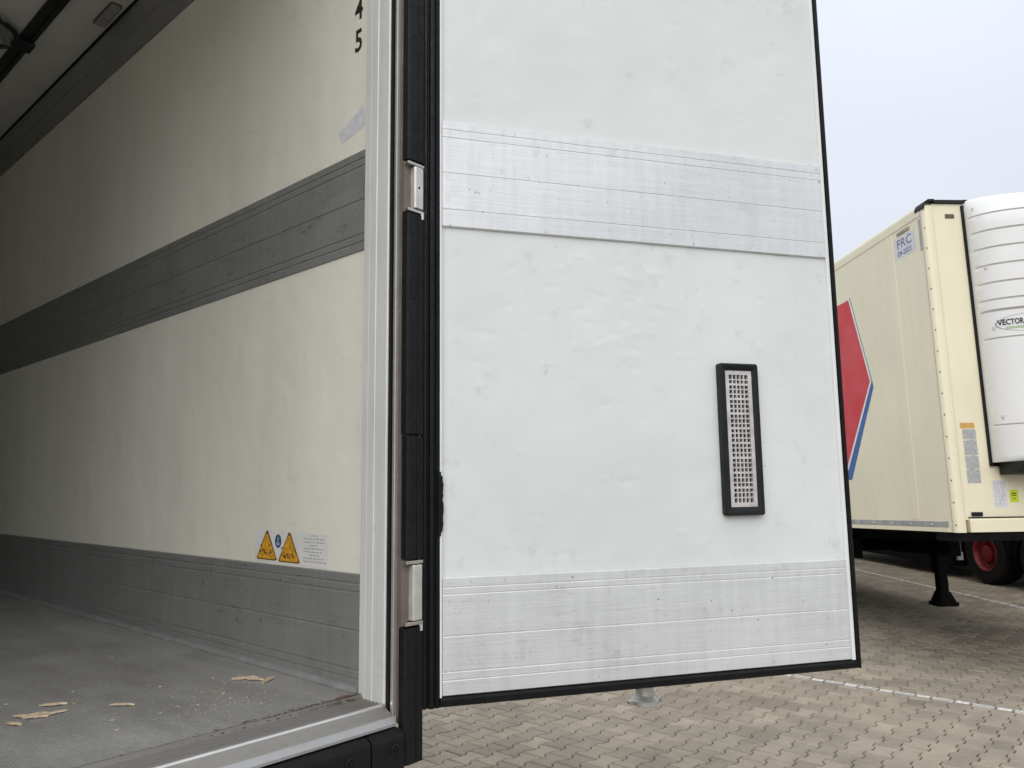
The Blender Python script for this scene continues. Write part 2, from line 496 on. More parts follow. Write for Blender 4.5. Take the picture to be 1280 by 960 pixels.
# painted bay lines: paint lies on the paver tops only, so it stops at the joints
def clip(poly, n, d):
    out = []
    for i in range(len(poly)):
        a, b = poly[i], poly[(i + 1) % len(poly)]
        da, db = a.dot(n) - d, b.dot(n) - d
        if da >= 0: out.append(a)
        if da * db < 0: out.append(a + (b - a) * (da / (da - db)))
    return out
def bay_line(A, B, w, label):
    A, B = Vector((*A, 0)), Vector((*B, 0))
    d = (B - A).normalized(); n = Vector((-d.y, d.x, 0)); L = (B - A).length
    m = MB()
    for p, m4 in cells:
        e = Vector((p.x, p.y, 0)) - A
        if abs(e.dot(n)) > w + 0.2 or not (-0.2 < e.dot(d) < L + 0.2): continue
        for f in PF[24:]:
            poly = [m4 @ Vector(PV[i]) for i in f]
            h = rng.uniform(-0.003, 0.003)
            poly = clip(poly, n, A.dot(n) - w / 2 + h)
            if len(poly) > 2: poly = clip(poly, -n, -(A.dot(n) + w / 2 + h))
            if len(poly) > 2: m.add([v + Vector((0, 0, 0.0018)) for v in poly], [tuple(range(len(poly)))])
    return tag(m.build('parking_line', M['paint']), kind='structure', label=label)
bay_line((6.55, 16.5), (6.86, 8.0), 0.078, 'worn white bay line beside the cream trailer')
_d = Vector((3.748 - 2.561, 5.938 - 7.007)).normalized()
bay_line((2.561 - _d.x * 3.0, 7.007 - _d.y * 3.0), (2.561 + _d.x * 4.5, 7.007 + _d.y * 4.5), 0.068, 'white bay line running behind the open door')

# ------------------------------------------------------------------ shared vehicle pieces
def make_wheel(parent, x, y, z, side, rim_mat, R=0.50, W=0.37):
    """side -1: outer face towards -x"""
    fn = lambda a, b, h: (x + side * h, y + a, z + b)
    tp = [(0.29, 0.02), (0.40, -0.005), (R - 0.035, 0.0), (R - 0.008, 0.03), (R, 0.06), (R, W - 0.06), (R - 0.03, W), (0.29, W)]
    tp = [(r, -h) for r, h in tp]
    tyre = MB().lathe(tp, fn, 40, False, False).build('tyre', M['tyre'], parent, smooth=True)
    rp = [(0.292, -0.03), (0.292, -0.012), (0.275, -0.005), (0.262, -0.02), (0.245, -0.10), (0.20, -0.125), (0.155, -0.12), (0.135, -0.10), (0.125, -0.055), (0.10, -0.045), (0.05, -0.04)]
    rim = MB().lathe(rp, fn, 40, False, True).build('rim', rim_mat, tyre, smooth=True)
    nuts = MB()
    for k in range(10):
        a = 2 * math.pi * k / 10
        ca, sa = 0.168 * math.cos(a), 0.168 * math.sin(a)
        nuts.lathe([(0.017, -0.125), (0.017, -0.10), (0.012, -0.09)], lambda p, q, h, ca=ca, sa=sa: (x + side * h, y + ca + p, z + sa + q), 6)
    tag(nuts.build('wheel_nuts', rim_mat, tyre), kind='stuff')
    return tyre

def chassis(parent, x0, w, y0, y1, ztop, axles, gnd, rim_mat, leg_y=None, leg_x=(0.28, 2.32), side_box=None, legs=True, neck=0.6, box_sides=(0, 1)):
    """ladder frame, bogie and landing legs; gnd(y) = ground height in the trailer's own frame"""
    cx = x0 + w / 2
    mb = MB()
    for sx in (-0.62, 0.62):
        mb.box(cx + sx - 0.07, cx + sx + 0.07, y0 + neck, y1 - 0.1, ztop - 0.40, ztop - 0.02)
    yy = y0 + neck
    while yy < y1 - 0.2:
        mb.box(x0 + 0.08, x0 + w - 0.08, yy, yy + 0.06, ztop - 0.17, ztop - 0.015); yy += 0.75
    mb.box(x0 + 0.55, x0 + w - 0.55, y0 + 0.15, y0 + neck + 0.1, ztop - 0.055, ztop - 0.012)
    fr = mb.build('chassis_frame', M['chassis'], parent)
    for ya in axles:
        gz = gnd(ya)
        MB().tube([(x0 + 0.2, ya, gz + 0.5), (x0 + w - 0.2, ya, gz + 0.5)], 0.075, 12).build('axle', M['chassis'], parent)
        make_wheel(parent, x0 + 0.03, ya, gz + 0.5, -1, rim_mat)
        make_wheel(parent, x0 + w - 0.03, ya, gz + 0.5, 1, rim_mat)
    if leg_y is not None and legs:
        for lx in leg_x:
            X, gz = x0 + lx, gnd(leg_y)
            l = MB().box(X - 0.075, X + 0.075, leg_y - 0.075, leg_y + 0.075, gz + 0.45, ztop - 0.02)
            l.box(X - 0.06, X + 0.06, leg_y - 0.06, leg_y + 0.06, gz + 0.10, gz + 0.46)
            leg = l.build('landing_leg', M['chassis'], parent, bevel=0.006)
            f = MB()
            a, b = 0.07, 0.115
            f.add([(X - a, leg_y - a, gz + 0.19), (X + a, leg_y - a, gz + 0.19), (X + a, leg_y + a, gz + 0.19), (X - a, leg_y + a, gz + 0.19),
                   (X - b, leg_y - b, gz + 0.055), (X + b, leg_y - b, gz + 0.055), (X + b, leg_y + b, gz + 0.055), (X - b, leg_y + b, gz + 0.055)],
                  [(0, 1, 2, 3), (7, 6, 5, 4), (0, 4, 5, 1), (1, 5, 6, 2), (2, 6, 7, 3), (3, 7, 4, 0)])
            f.box(X - 0.135, X + 0.135, leg_y - 0.135, leg_y + 0.135, gz + 0.004, gz + 0.052)
            f.build('foot', M['chassis'], leg, bevel=0.005)
        MB().tube([(x0 + leg_x[0], leg_y, gnd(leg_y) + 0.78), (x0 + leg_x[1], leg_y, gnd(leg_y) + 0.78)], 0.03, 8).build('leg_shaft', M['chassis'], parent)
    if side_box is not None:
        a, b, zlo = side_box
        for xa, xb in [((x0 + 0.06, x0 + 0.85), (x0 + w - 0.85, x0 + w - 0.06))[q] for q in box_sides]:
            MB().box(xa, xb, a, b, zlo, ztop - 0.2).build('pallet_and_shade_box', M['chassis'], parent, bevel=0.01)

# ------------------------------------------------------------------ the open trailer
tr1 = empty('refrigerated_trailer', ROOT1, 'open refrigerated semi trailer with cream lined interior and white rear door swung out', 'trailer')
Z = lambda z: FL + z
LEN = 13.35
XW = 1.239                                        # inner face of the liner
H_IN = 2.6375

def strip_profile(z0, z1, d, grooves, gd=0.003, gw=0.004):
    """points (depth, z) of an extruded plate standing d proud, grooves at fractions measured from the top"""
    pts = [(0, z1), (d, z1 - 0.0025)]
    h = z1 - z0
    for fr in grooves:
        z = z1 - fr * h
        pts += [(d, z + gw), (d - gd, z + gw * 0.4), (d - gd, z - gw * 0.4), (d, z - gw)]
    pts += [(d, z0 + 0.0025), (0, z0)]
    return pts
GRV = [0.09, 0.165, 0.50, 0.84, 0.915]

for sgn in (1, -1):
    wall = MB().box(XW if sgn > 0 else -1.30, 1.30 if sgn > 0 else -XW, 0.1525, LEN, Z(-0.10), Z(2.79)).build('side_wall', M['liner'], tr1)
    if sgn > 0: right_wall = wall
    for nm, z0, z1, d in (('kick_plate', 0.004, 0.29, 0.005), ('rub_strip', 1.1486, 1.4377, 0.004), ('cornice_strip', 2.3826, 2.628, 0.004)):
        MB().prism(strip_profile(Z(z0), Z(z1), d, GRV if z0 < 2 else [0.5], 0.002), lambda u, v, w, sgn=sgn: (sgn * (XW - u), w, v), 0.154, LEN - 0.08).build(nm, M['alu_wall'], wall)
    cove = [(0, Z(0.013)), (0.004, Z(0.013)), (0.0055, Z(0.008)), (0.010, Z(0.0055)), (0.015, Z(0.005)), (0.0165, Z(0.001)), (0, Z(0.001))]
    MB().prism(cove, lambda u, v, w, sgn=sgn: (sgn * (XW - 0.0055 - u), w, v), 0.154, LEN - 0.08).build('floor_cove', M['galv'], wall, smooth=True)

MB().box(-1.2285, 1.2285, 0.10, LEN - 0.07, Z(H_IN), Z(H_IN + 0.03)).build('ceiling_liner', M['ceil'], tr1)
MB().box(-1.297, 1.297, 0.05, LEN - 0.01, Z(2.70), Z(2.787)).build('roof', M['ceil'], tr1)
MB().box(-XW, XW, LEN - 0.06, LEN, Z(-0.05), Z(2.69)).build('front_wall', M['liner'], tr1)
MB().box(-XW, XW, 0.140, LEN - 0.06, Z(-0.11), Z(0.0)).build('floor', M['floor'], tr1)
MB().box(-1.30, 1.30, 0.02, 0.10, Z(2.62), Z(2.79)).build('rear_header', M['alu_post'], tr1, bevel=0.004)

for sgn in (1, -1):
    MB().box(min(sgn * 1.2288, sgn * 1.2388), max(sgn * 1.2288, sgn * 1.2388), 0.16, LEN - 0.07, Z(2.6285), Z(2.69)).build('corner_gap_shade', M['hole'], tr1)  # black filler paints the shade of the gap at the ceiling
# ceiling rails with trolley bracket, marker lamp
for sx in (1.002, 0.0, -1.002):
    prof = [(-0.032, H_IN), (-0.032, H_IN - 0.012), (-0.012, H_IN - 0.012), (-0.012, H_IN - 0.004), (0.012, H_IN - 0.004), (0.012, H_IN - 0.012), (0.032, H_IN - 0.012), (0.032, H_IN)]
    rl = MB().prism([(sx + a, Z(b) - 0.0005) for a, b in prof], lambda u, v, w: (u, w, v), 0.25, LEN - 0.2).build('ceiling_rail', M['rail'], tr1)
    if sx > 0.5: rail_near = rl
yb = 4.00 - T0
zb = Z(H_IN - 0.016)
MB().box(0.955, 1.040, yb - 0.040, yb + 0.050, zb - 0.016, zb).build('trolley_bracket', M['rail'], rail_near, bevel=0.003)
MB().tube([(0.975, yb - 0.03, zb - 0.012), (0.93, yb - 0.12, zb - 0.02), (0.88, yb - 0.16, zb - 0.02), (0.83, yb - 0.19, zb - 0.02)], 0.013, 8).build('trolley_arm', M['rail'], rail_near, smooth=True)
MB().tube([(0.965, yb + 0.03, zb - 0.014), (0.915, yb + 0.05, zb - 0.03), (0.865, yb - 0.01, zb - 0.03), (0.82, yb - 0.02, zb - 0.03), (0.76, yb - 0.03, zb - 0.03)], 0.012, 8).build('trolley_arm', M['rail'], rail_near, smooth=True)
MB().add([(0.955, yb + 0.02, zb - 0.016), (0.925, yb + 0.035, zb - 0.016), (0.845, yb - 0.175, zb - 0.016), (0.875, yb - 0.195, zb - 0.016),
          (0.955, yb + 0.02, zb - 0.022), (0.925, yb + 0.035, zb - 0.022), (0.845, yb - 0.175, zb - 0.022), (0.875, yb - 0.195, zb - 0.022)],
         [(0, 1, 2, 3), (7, 6, 5, 4), (0, 4, 5, 1), (1, 5, 6, 2), (2, 6, 7, 3), (3, 7, 4, 0)]).build('trolley_link', M['galv'], rail_near)
y_a, y_b = 3.375 - T0, 3.60 - T0
lm = MB()
n = 6; prof = []
for cx, cy, a0 in ((1.199, y_b - 0.018, 0), (1.174, y_b - 0.018, 90), (1.174, y_a + 0.018, 180), (1.199, y_a + 0.018, 270)):
    for k in range(n + 1):
        a = rad(a0 + 90 * k / n); prof.append((cx + 0.013 * math.cos(a), cy + 0.018 * math.sin(a)))
lm.prism(prof, lambda u, v, w: (u, v, w), Z(H_IN - 0.010), Z(H_IN - 0.0005))
lamp = lm.build('ceiling_lamp', M['taupe'], tr1, bevel=0.002)
lens = [(1.1865 + (u - 1.1865) * 0.80, (y_a + y_b) / 2 + (v - (y_a + y_b) / 2) * 0.94) for u, v in prof]
MB().prism(lens, lambda u, v, w: (u, v, w), Z(H_IN - 0.015), Z(H_IN - 0.0095)).build('lens', M['lampg'], lamp, bevel=0.002)

# rear posts (extruded frame) on both sides
post_prof = [(0.1520, 1.285), (0.1520, 1.2330), (0.150, 1.2315), (0.128, 1.2315), (0.126, 1.2322), (0.114, 1.2322), (0.112, 1.2304), (0.098, 1.2304), (0.096, 1.2318),
             (0.083, 1.2318), (0.081, 1.2312), (0.052, 1.2312), (0.048, 1.2335), (0.048, 1.285)]
lip_prof = [(0.030, 1.285), (0.030, 1.238), (0.029, 1.235), (0.022, 1.235), (0.021, 1.2375), (0.021, 1.285)]
back_prof = [(0.0205, 1.2995), (0.0205, 1.246), (0.002, 1.2395), (0.002, 1.2995)]
for sgn in (1, -1):
    fn = lambda u, v, w, sgn=sgn: (sgn * v, u, w)
    post = MB().prism(post_prof, fn, Z(-0.022), Z(2.62)).build('rear_post', M['alu_post'], tr1)
    MB().box(min(sgn * 1.262, sgn * 1.2995), max(sgn * 1.262, sgn * 1.2995), 0.0305, 0.149, Z(-0.03), Z(2.62)).build('post_core', M['hole'], post)
    MB().prism(lip_prof, fn, Z(-0.035), Z(2.62)).build('post_lip', M['alu_nose'], post)
    MB().prism([(0.0476, 1.2355), (0.0476, 1.275), (0.0400, 1.275), (0.0400, 1.2375)], fn, Z(-0.03), Z(2.62)).build('post_gap_shade', M['hole'], post)  # added black strip, paints the shade of the open seam
    MB().prism(back_prof, fn, Z(-0.05), Z(2.62)).build('hinge_plate', M['taupe'], post)
    # black rubber strips with the hinge cut-outs
    segs = [(1.357, 2.60), (0.641, 1.212), (0.336, 0.636), (-0.139, 0.172)]
    for k, (z0, z1) in enumerate(segs):
        xa = (1.2395, 1.2395, 1.2425, 1.2365)[k]
        prof = [(xa, 0.001), (xa, -0.017), (xa + 0.005, -0.022), (1.270, -0.022), (1.2715, -0.0195), (1.2735, -0.0195), (1.275, -0.022), (1.292, -0.022), (1.297, -0.017), (1.297, 0.001)]
        st = MB().prism([(sgn * u, v) for u, v in prof], lambda u, v, w: (u, v, w), Z(z0), Z(z1)).build('rubber_strip', M['rubber'], tr1)
        zz = z0 + 0.09
        while zz < z1 - 0.03:
            MB().lathe([(0.0048, 0), (0.0048, 0.0012)], lambda a, b, h, zz=zz, sgn=sgn: (sgn * 1.2635 + a, -0.0222 - h, Z(zz) + b), 10).build('screw_hole', M['hole'], st)
            zz += 0.26 if k < 2 else 0.2
    for z0, z1 in ((1.216, 1.353), (0.176, 0.332)):
        hg = MB()
        prof = [(1.2605, -0.004), (1.2605, -0.020), (1.264, -0.0245), (1.288, -0.0245), (1.2935, -0.019), (1.2935, 0.0)]
        hg.prism([(sgn * u, v) for u, v in prof], lambda u, v, w: (u, v, w), Z(z0 + 0.012), Z(z1 - 0.012))
        h = hg.build('hinge', M['zinc'], tr1, bevel=0.002)
        MB().box(min(sgn * 1.2375, sgn * 1.262), max(sgn * 1.2375, sgn * 1.262), -0.0065, 0.0005, Z(z0), Z(z1)).build('hinge_leaf', M['taupe'], h)
        for za, zb_ in ((z0 + 0.001, z0 + 0.0095), (z1 - 0.0095, z1 - 0.001)):
            MB().box(min(sgn * 1.2400, sgn * 1.2955), max(sgn * 1.2400, sgn * 1.2955), -0.021, 0.0, Z(za), Z(zb_)).build('hinge_knuckle', M['steel'], h, bevel=0.0015)
        if z0 > 1: MB().lathe([(0.003, 0), (0.003, 0.001)], lambda a, b, hh, sgn=sgn: (sgn * 1.274 + a, -0.0247 - hh, Z((z0 + z1) / 2) + b), 8).build('hinge_bolt', M['hole'], h)
        MB().lathe([(0.0048, Z(z0 - 0.014)), (0.0048, Z(z0 + 0.001))], lambda a, b, hh, sgn=sgn: (sgn * 1.2885 + a, -0.020 + b, hh), 10).build('hinge_pin', M['zinc'], h)

# sill: ribbed channel, bright nose, sloping face, lip
ribs = [(0.1385, -0.09), (0.1385, -0.0006), (0.1355, -0.0010), (0.133, -0.006)]
yy = 0.130
for k in range(5):
    ribs += [(yy, -0.009), (yy - 0.0035, -0.0165), (yy - 0.0095, -0.0165), (yy - 0.0125, -0.009)]
    yy -= 0.0150
ribs += [(0.0535, -0.0115), (0.0535, -0.09)]
sill = MB().prism(ribs, lambda u, v, w: (w, u, Z(v)), -1.229, 1.229).build('sill', M['alu_ribs'], tr1)
nose = [(0.0530, -0.030), (0.0530, -0.0100), (0.0505, -0.0085), (0.0445, -0.0085), (0.0415, -0.0120), (0.0415, -0.030)]
MB().prism(nose, lambda u, v, w: (w, u, Z(v)), -1.2288, 1.2288).build('sill_nose', M['alu_nose'], sill)
face = [(0.0410, -0.05), (0.0410, -0.0140), (0.0130, -0.0310), (0.0120, -0.05)]
MB().prism(face, lambda u, v, w: (w, u, Z(v)), -1.2286, 1.2286).build('sill_face', M['alu_sill'], sill)
lipp = [(0.0115, -0.05), (0.0115, -0.0295), (0.0060, -0.0300), (-0.0030, -0.0430), (-0.0030, -0.0490), (0.0115, -0.0525)]
MB().prism(lipp, lambda u, v, w: (w, u, Z(v)), -1.2284, 1.2284).build('sill_lip', M['alu_lip'], sill)
MB().box(-1.23, 1.23, 0.021, 0.138, Z(-0.25), Z(-0.091)).build('rear_crossbeam', M['chassis'], tr1)
# rust and dirt gathered in the corner
rs = MB()
rr_ = random.Random(8)
for k in range(320):
    a = abs(rr_.gauss(0, 0.17)); x = 1.222 - a; y = 0.138 + rr_.gauss(0, 0.006)
    s = rr_.uniform(0.0008, 0.0036) * (1.7 if a < 0.06 else 1); th = rr_.uniform(0, 3.1)
    z = Z(0.0012) if y > 0.1340 else Z(-0.0050)
    pts = [(x + s * rr_.uniform(.6, 1.4) * math.cos(th + q * 1.26), y + 0.6 * s * math.sin(th + q * 1.26), z) for q in range(5)]
    rs.add(pts + [(x, y, z + 0.0009)], [(0, 1, 5), (1, 2, 5), (2, 3, 5), (3, 4, 5), (4, 0, 5)])
tag(rs.build('rust_flakes', M['rust'], tr1), kind='stuff')

# rubber buffer blocks below the sill
bounds = [1.2345, 1.1365, 0.86, 0.43, 0.0, -0.43, -0.86, -1.1365, -1.2345]
for k in range(8):
    xa, xb = bounds[k + 1] + 0.0022, bounds[k] - 0.0022
    prof = [(0.018, -0.053), (-0.012, -0.053), (-0.026, -0.062), (-0.028, -0.07), (-0.028, -0.16), (-0.022, -0.168), (0.018, -0.168)]
    b = MB().prism(prof, lambda u, v, w: (w, u, Z(v)), xa, xb).build('buffer_block', M['rubber'], tr1, bevel=0.002)
    hx = [1.203] if k == 0 else ([1.077, 0.90] if k == 1 else [xa + 0.08, xb - 0.08])
    for x in hx:
        MB().lathe([(0.0115, 0.0), (0.0115, 0.002), (0.009, 0.003), (0.009, 0.0005)], lambda a, bb, h, x=x: (x + a, -0.0282 - h, Z(-0.0905) + bb), 14).build('bolt_recess_shade', M['hole'], b)  # raised ring, its black colour imitates the shade of a recess
        MB().lathe([(0.0045, 0.0), (0.0045, 0.004)], lambda a, bb, h, x=x: (x + a, -0.0288 - h, Z(-0.0905) + bb), 6).build('bolt', M['rubber'], b)

# lettering and stickers on the liner
wf = lambda t, z, d=0.0006: (XW - d, t - T0, Z(z))
def wall_text(body, size, t, z, bold=0.0, sq=1.0):
    return text_mb(body, size, lambda x, y: wf(t - x, z + y), bold, 'CENTER', sq)
wall_text('4', 0.094, 1.684, 1.840, 0.0020, 0.80).build('height_digit', M['ink'], right_wall)
wall_text('5', 0.094, 1.684, 1.743, 0.0020, 0.80).build('height_digit', M['ink'], right_wall)
rt = random.Random(3)
pts = [(1.652, 1.555), (1.652, 1.507), (1.70, 1.500), (1.742, 1.487), (1.765, 1.497), (1.770, 1.525), (1.735, 1.533), (1.715, 1.548), (1.680, 1.556), (1.664, 1.572)]
MB().add([wf(t + rt.uniform(-.003, .003), z + rt.uniform(-.003, .003), 0.0005) for t, z in pts], [tuple(range(len(pts)))]).build('torn_sticker', m_plain('sticker_residue', (0.66, 0.67, 0.70), 0.6, 0, 0.12, 60), right_wall)
sh = MB().add([wf(2.165, 0.297), wf(1.790, 0.2925), wf(1.790, 0.382), wf(2.165, 0.392)], [(0, 1, 2, 3)]).build('warning_sticker', m_plain('sticker_clear_white', (0.76, 0.755, 0.72), 0.4, 0, 0.04, 20), right_wall)
def tri(tc, w, z0, h, name, mat, d):
    pts = [(tc + w / 2, z0 + 0.004), (tc + w / 2 - 0.006, z0), (tc - w / 2 + 0.006, z0), (tc - w / 2, z0 + 0.004), (tc - 0.006, z0 + h - 0.003), (tc, z0 + h), (tc + 0.006, z0 + h - 0.003)]
    return MB().add([wf(t, z, d) for t, z in pts], [tuple(range(len(pts)))]).build(name, mat, right_wall)
for tc, z0 in ((2.098, 0.3005), (1.978, 0.2985)):
    tri(tc, 0.112, z0, 0.086, 'warning_triangle_border', M['brown'], 0.0010)
    tri(tc, 0.100, z0 + 0.0035, 0.074, 'warning_triangle', M['yellow'], 0.0014)
    wr = MB()
    for k in range(16):                            # worn pictogram
        t, z, s = tc + rt.gauss(0, 0.018), z0 + 0.012 + abs(rt.gauss(0, 0.014)), rt.uniform(0.002, 0.006)
        wr.add([wf(t - s, z, 0.0018), wf(t + s * .3, z - s * .5, 0.0018), wf(t + s, z + s * .4, 0.0018), wf(t - s * .2, z + s, 0.0018)], [(0, 1, 2, 3)])
    tag(wr.build('warning_pictogram', M['brown'] if tc > 2 else M['ink'], right_wall), kind='stuff')
MB().add([wf(2.037 + 0.017 * math.cos(a * 0.3142), 0.357 + 0.0195 * math.sin(a * 0.3142), 0.0010) for a in range(20)], [tuple(range(20))]).build('mandatory_sign', M['blue'], right_wall)
hd = MB()
hd.add([wf(2.037 + 0.005 * math.cos(a * 0.628), 0.364 + 0.006 * math.sin(a * 0.628), 0.0014) for a in range(10)], [tuple(range(10))])
hd.add([wf(2.046, 0.345, 0.0014), wf(2.028, 0.345, 0.0014), wf(2.031, 0.356, 0.0014), wf(2.043, 0.356, 0.0014)], [(0, 1, 2, 3)])
hd.build('sign_figure', M['stickgrey'], right_wall)
pl = MB()
for k in range(9):
    z = 0.3765 - k * 0.0088
    t0_, t1_ = (1.905, 1.80 + rt.uniform(0, 0.03)) if k % 3 else (1.875, 1.84)
    t = t0_
    while t > t1_:
        w = rt.uniform(0.006, 0.016)
        pl.add([wf(t, z, 0.0010), wf(t - w, z, 0.0010), wf(t - w, z + 0.0028, 0.0010), wf(t, z + 0.0028, 0.0010)], [(0, 1, 2, 3)]); t -= w + 0.004
tag(pl.build('printed_lines', M['inkgrey'], right_wall), kind='stuff')

# ------------------------------------------------------------------ the open rear door
AD = rad(73.53)
D = Vector((math.sin(AD), math.cos(AD), 0)); DN = Vector((math.cos(AD), -math.sin(AD), 0))
KD = 1.07
DP = D * (0.3085 * KD) + DN * (-1.812 * KD)
DW = 1.2865                                       # leaf width
DROOT = Matrix.Translation(DP) @ Matrix.Rotation(math.pi / 2 - AD, 4, 'Z')
dz = lambda z: Z((z - 0.5144) * KD + 0.5144)      # heights on the leaf
ZB, ZT = dz(0.010), Z(2.70)
GL, GR = 0.0490, 0.0120                           # visible seal widths: hinge side, free side
PZ0 = ZB + 0.022
door = MB().box(0.006, DW - 0.004, 0.012, 0.088, ZB + 0.004, ZT - 0.004).build('rear_door', M['plastic'], tr1, bevel=0.004)
door.matrix_parent_inverse = Matrix.Identity(4)
door.matrix_local = ROOT1.inverted() @ DROOT
# inner skin: a dented sheet with real relief
rd = random.Random(21)
dents = []
for k in range(150):
    x, z = rd.uniform(0.05, 1.26), rd.uniform(ZB, ZB + 2.2)
    if rd.random() < 0.4: x, z = rd.gauss(0.40, 0.17), rd.gauss(dz(0.98), 0.11)
    th = rd.gauss(0.0, 0.5)
    dents.append((x, z, math.cos(th), math.sin(th), rd.uniform(0.008, 0.034), rd.uniform(0.004, 0.009), rd.choice((-1, 1, 1)) * rd.uniform(0.0003, 0.0013)))
nx, nz = 190, 380
zs_top = ZT - 0.03
vs, fs = [], []
bins = {}
for d_ in dents:
    for ix in range(int((d_[0] - .14) / .1) - 1, int((d_[0] + .14) / .1) + 2):
        for iz in range(int((d_[1] - .14) / .1) - 1, int((d_[1] + .14) / .1) + 2): bins.setdefault((ix, iz), []).append(d_)
for j in range(nz + 1):
    z = PZ0 + (zs_top - PZ0) * j / nz
    for i in range(nx + 1):
        x = GL + (DW - GL - GR) * i / nx
        e = 0.0010 * noise.noise(Vector((x * 5, z * 4, 3.1))) + 0.0007 * noise.noise(Vector((x * 14, z * 17, 9.0)))
        for (cx, cz, c, s, la, lb, am) in bins.get((int(x / .1), int(z / .1)), ()):
            p, q = ((x - cx) * c + (z - cz) * s) / la, (-(x - cx) * s + (z - cz) * c) / lb
            k = p * p + q * q
            if k < 9: e += am * math.exp(-k)
        vs.append((x, 0.008 + e, z))
for j in range(nz):
    for i in range(nx):
        a = j * (nx + 1) + i
        fs.append((a, a + 1, a + nx + 2, a + nx + 1))
MB().add(vs, fs).build('inner_panel', M['door'], door, smooth=True, angle=80)
# bright edge bead between skin and seal
bead = [(GL - 0.0008, 0.010), (GL - 0.0008, -0.004), (GL + 0.0040, -0.004), (GL + 0.0045, 0.010)]
MB().prism(bead, lambda u, v, w: (u, v, w), PZ0, zs_top).build('edge_bead', M['lwhite'], door)
xr = DW - GR
MB().prism([(xr - 0.0125, 0.012), (xr - 0.0125, 0.0005), (xr - 0.001, 0.0005), (xr + 0.001, 0.010)], lambda u, v, w: (u, v, w), PZ0, zs_top).build('edge_bead', M['lwhite'], door)
# seals
sl = [(0.0, 0.014), (0.0, -0.004), (0.004, -0.010), (0.012, -0.011), (0.015, -0.004), (0.018, -0.004), (0.021, -0.012), (0.030, -0.013), (0.033, -0.006), (0.035, -0.006), (0.038, -0.010), (GL - 0.004, -0.008), (GL - 0.001, -0.0045), (GL - 0.001, 0.014)]
MB().prism(sl, lambda u, v, w: (u, v, w), ZB, ZT).build('door_seal', M['seal'], door, smooth=True, angle=50)
sr = [(xr + 0.0012, 0.020), (xr + 0.0015, -0.004), (xr + 0.005, -0.009), (DW - 0.002, -0.008), (DW, 0.0), (DW, 0.020)]
MB().prism(sr, lambda u, v, w: (u, v, w), ZB, ZT).build('door_seal', M['seal'], door)
sb = [(ZB - 0.001, 0.020), (ZB - 0.001, -0.002), (ZB + 0.004, -0.008), (PZ0 - 0.006, -0.008), (PZ0 - 0.001, -0.001), (PZ0 - 0.001, 0.020)]
MB().prism(sb, lambda u, v, w: (w, v, u), GL + 0.0001, xr + 0.001).build('door_seal', M['seal'], door)
# torn length of the seal lip folded over the skin
tn = []
for k in range(25):
    z = dz(0.395) + (dz(0.545) - dz(0.395)) * k / 24
    w = 0.0075 + rd.uniform(-0.0012, 0.0018) if 1 < k < 23 else 0.0035
    tn.append((w, z))
m_ = MB()
for k in range(25):
    w, z = tn[k]
    m_.add([(GL - 0.006, -0.012, z), (GL + w, -0.003, z), (GL + w, 0.001, z), (GL - 0.006, -0.006, z)], [])
m_.f = [(4 * k + a, 4 * k + (a + 1) % 4, 4 * k + 4 + (a + 1) % 4, 4 * k + 4 + a) for k in range(24) for a in range(4)] + [(0, 1, 2, 3), (96, 97, 98, 99)]
m_.build('torn_seal_lip', M['seal'], door)
# aluminium plates
def door_plate(z0, z1, x0, x1, name, grv):
    p = strip_profile(z0, z1, 0.006, grv, 0.0010, 0.0022)
    return MB().prism(p, lambda u, v, w: (w, 0.006 - u, v), x0, x1).build(name, M['alu_door'], door)
door_plate(PZ0 + 0.001, dz(0.298), GL + 0.0065, xr - 0.0135, 'kick_plate', [0.085, 0.145, 0.50, 0.80, 0.87])
door_plate(dz(1.1513), dz(1.4307), GL + 0.0065, xr - 0.0135, 'rub_strip', [0.09, 0.165, 0.50, 0.84])
# ventilation grille
vx0, vx1, vz0, vz1 = 1.1135 * KD - 0.330, 1.2335 * KD - 0.330, dz(0.4240), dz(0.8310)
fw = 0.0205
def round_rect(x0, x1, z0, z1, r, n=5):
    out = []
    for cx, cz, a0 in ((x1 - r, z1 - r, 0), (x0 + r, z1 - r, 90), (x0 + r, z0 + r, 180), (x1 - r, z0 + r, 270)):
        out += [(cx + r * math.cos(rad(a0 + 90 * k / n)), cz + r * math.sin(rad(a0 + 90 * k / n))) for k in range(n + 1)]
    return out
lo_, li_ = round_rect(vx0, vx1, vz0, vz1, 0.008), round_rect(vx0 + fw, vx1 - fw, vz0 + fw * 1.15, vz1 - fw, 0.0015)
lm_ = round_rect(vx0 + 0.004, vx1 - 0.004, vz0 + 0.004, vz1 - 0.004, 0.006)
ln_ = round_rect(vx0 + fw - 0.004, vx1 - fw + 0.004, vz0 + fw * 1.15 - 0.004, vz1 - fw + 0.004, 0.002)
fr, nl = MB(), len(lo_)
for lp, y in ((lo_, 0.006), (lo_, -0.010), (lm_, -0.014), (ln_, -0.013), (li_, -0.009), (li_, 0.006)): fr.v += [(x, y, z) for x, z in lp]
fr.f = [(j * nl + i, j * nl + (i + 1) % nl, (j + 1) * nl + (i + 1) % nl, (j + 1) * nl + i) for j in range(5) for i in range(nl)]
vf = fr.build('vent_frame', M['plastic'], door, smooth=True, angle=40)
gx0, gx1, gz0, gz1 = vx0 + fw + 0.0005, vx1 - fw - 0.0005, vz0 + fw * 1.15 + 0.0005, vz1 - fw - 0.0005
MB().box(gx0, gx1, 0.0032, 0.0040, gz0, gz1).build('vent_backing', m_plain('vent_backing_grey', (0.05, 0.047, 0.045), 0.6), vf)
gr = MB()
mg = 0.012
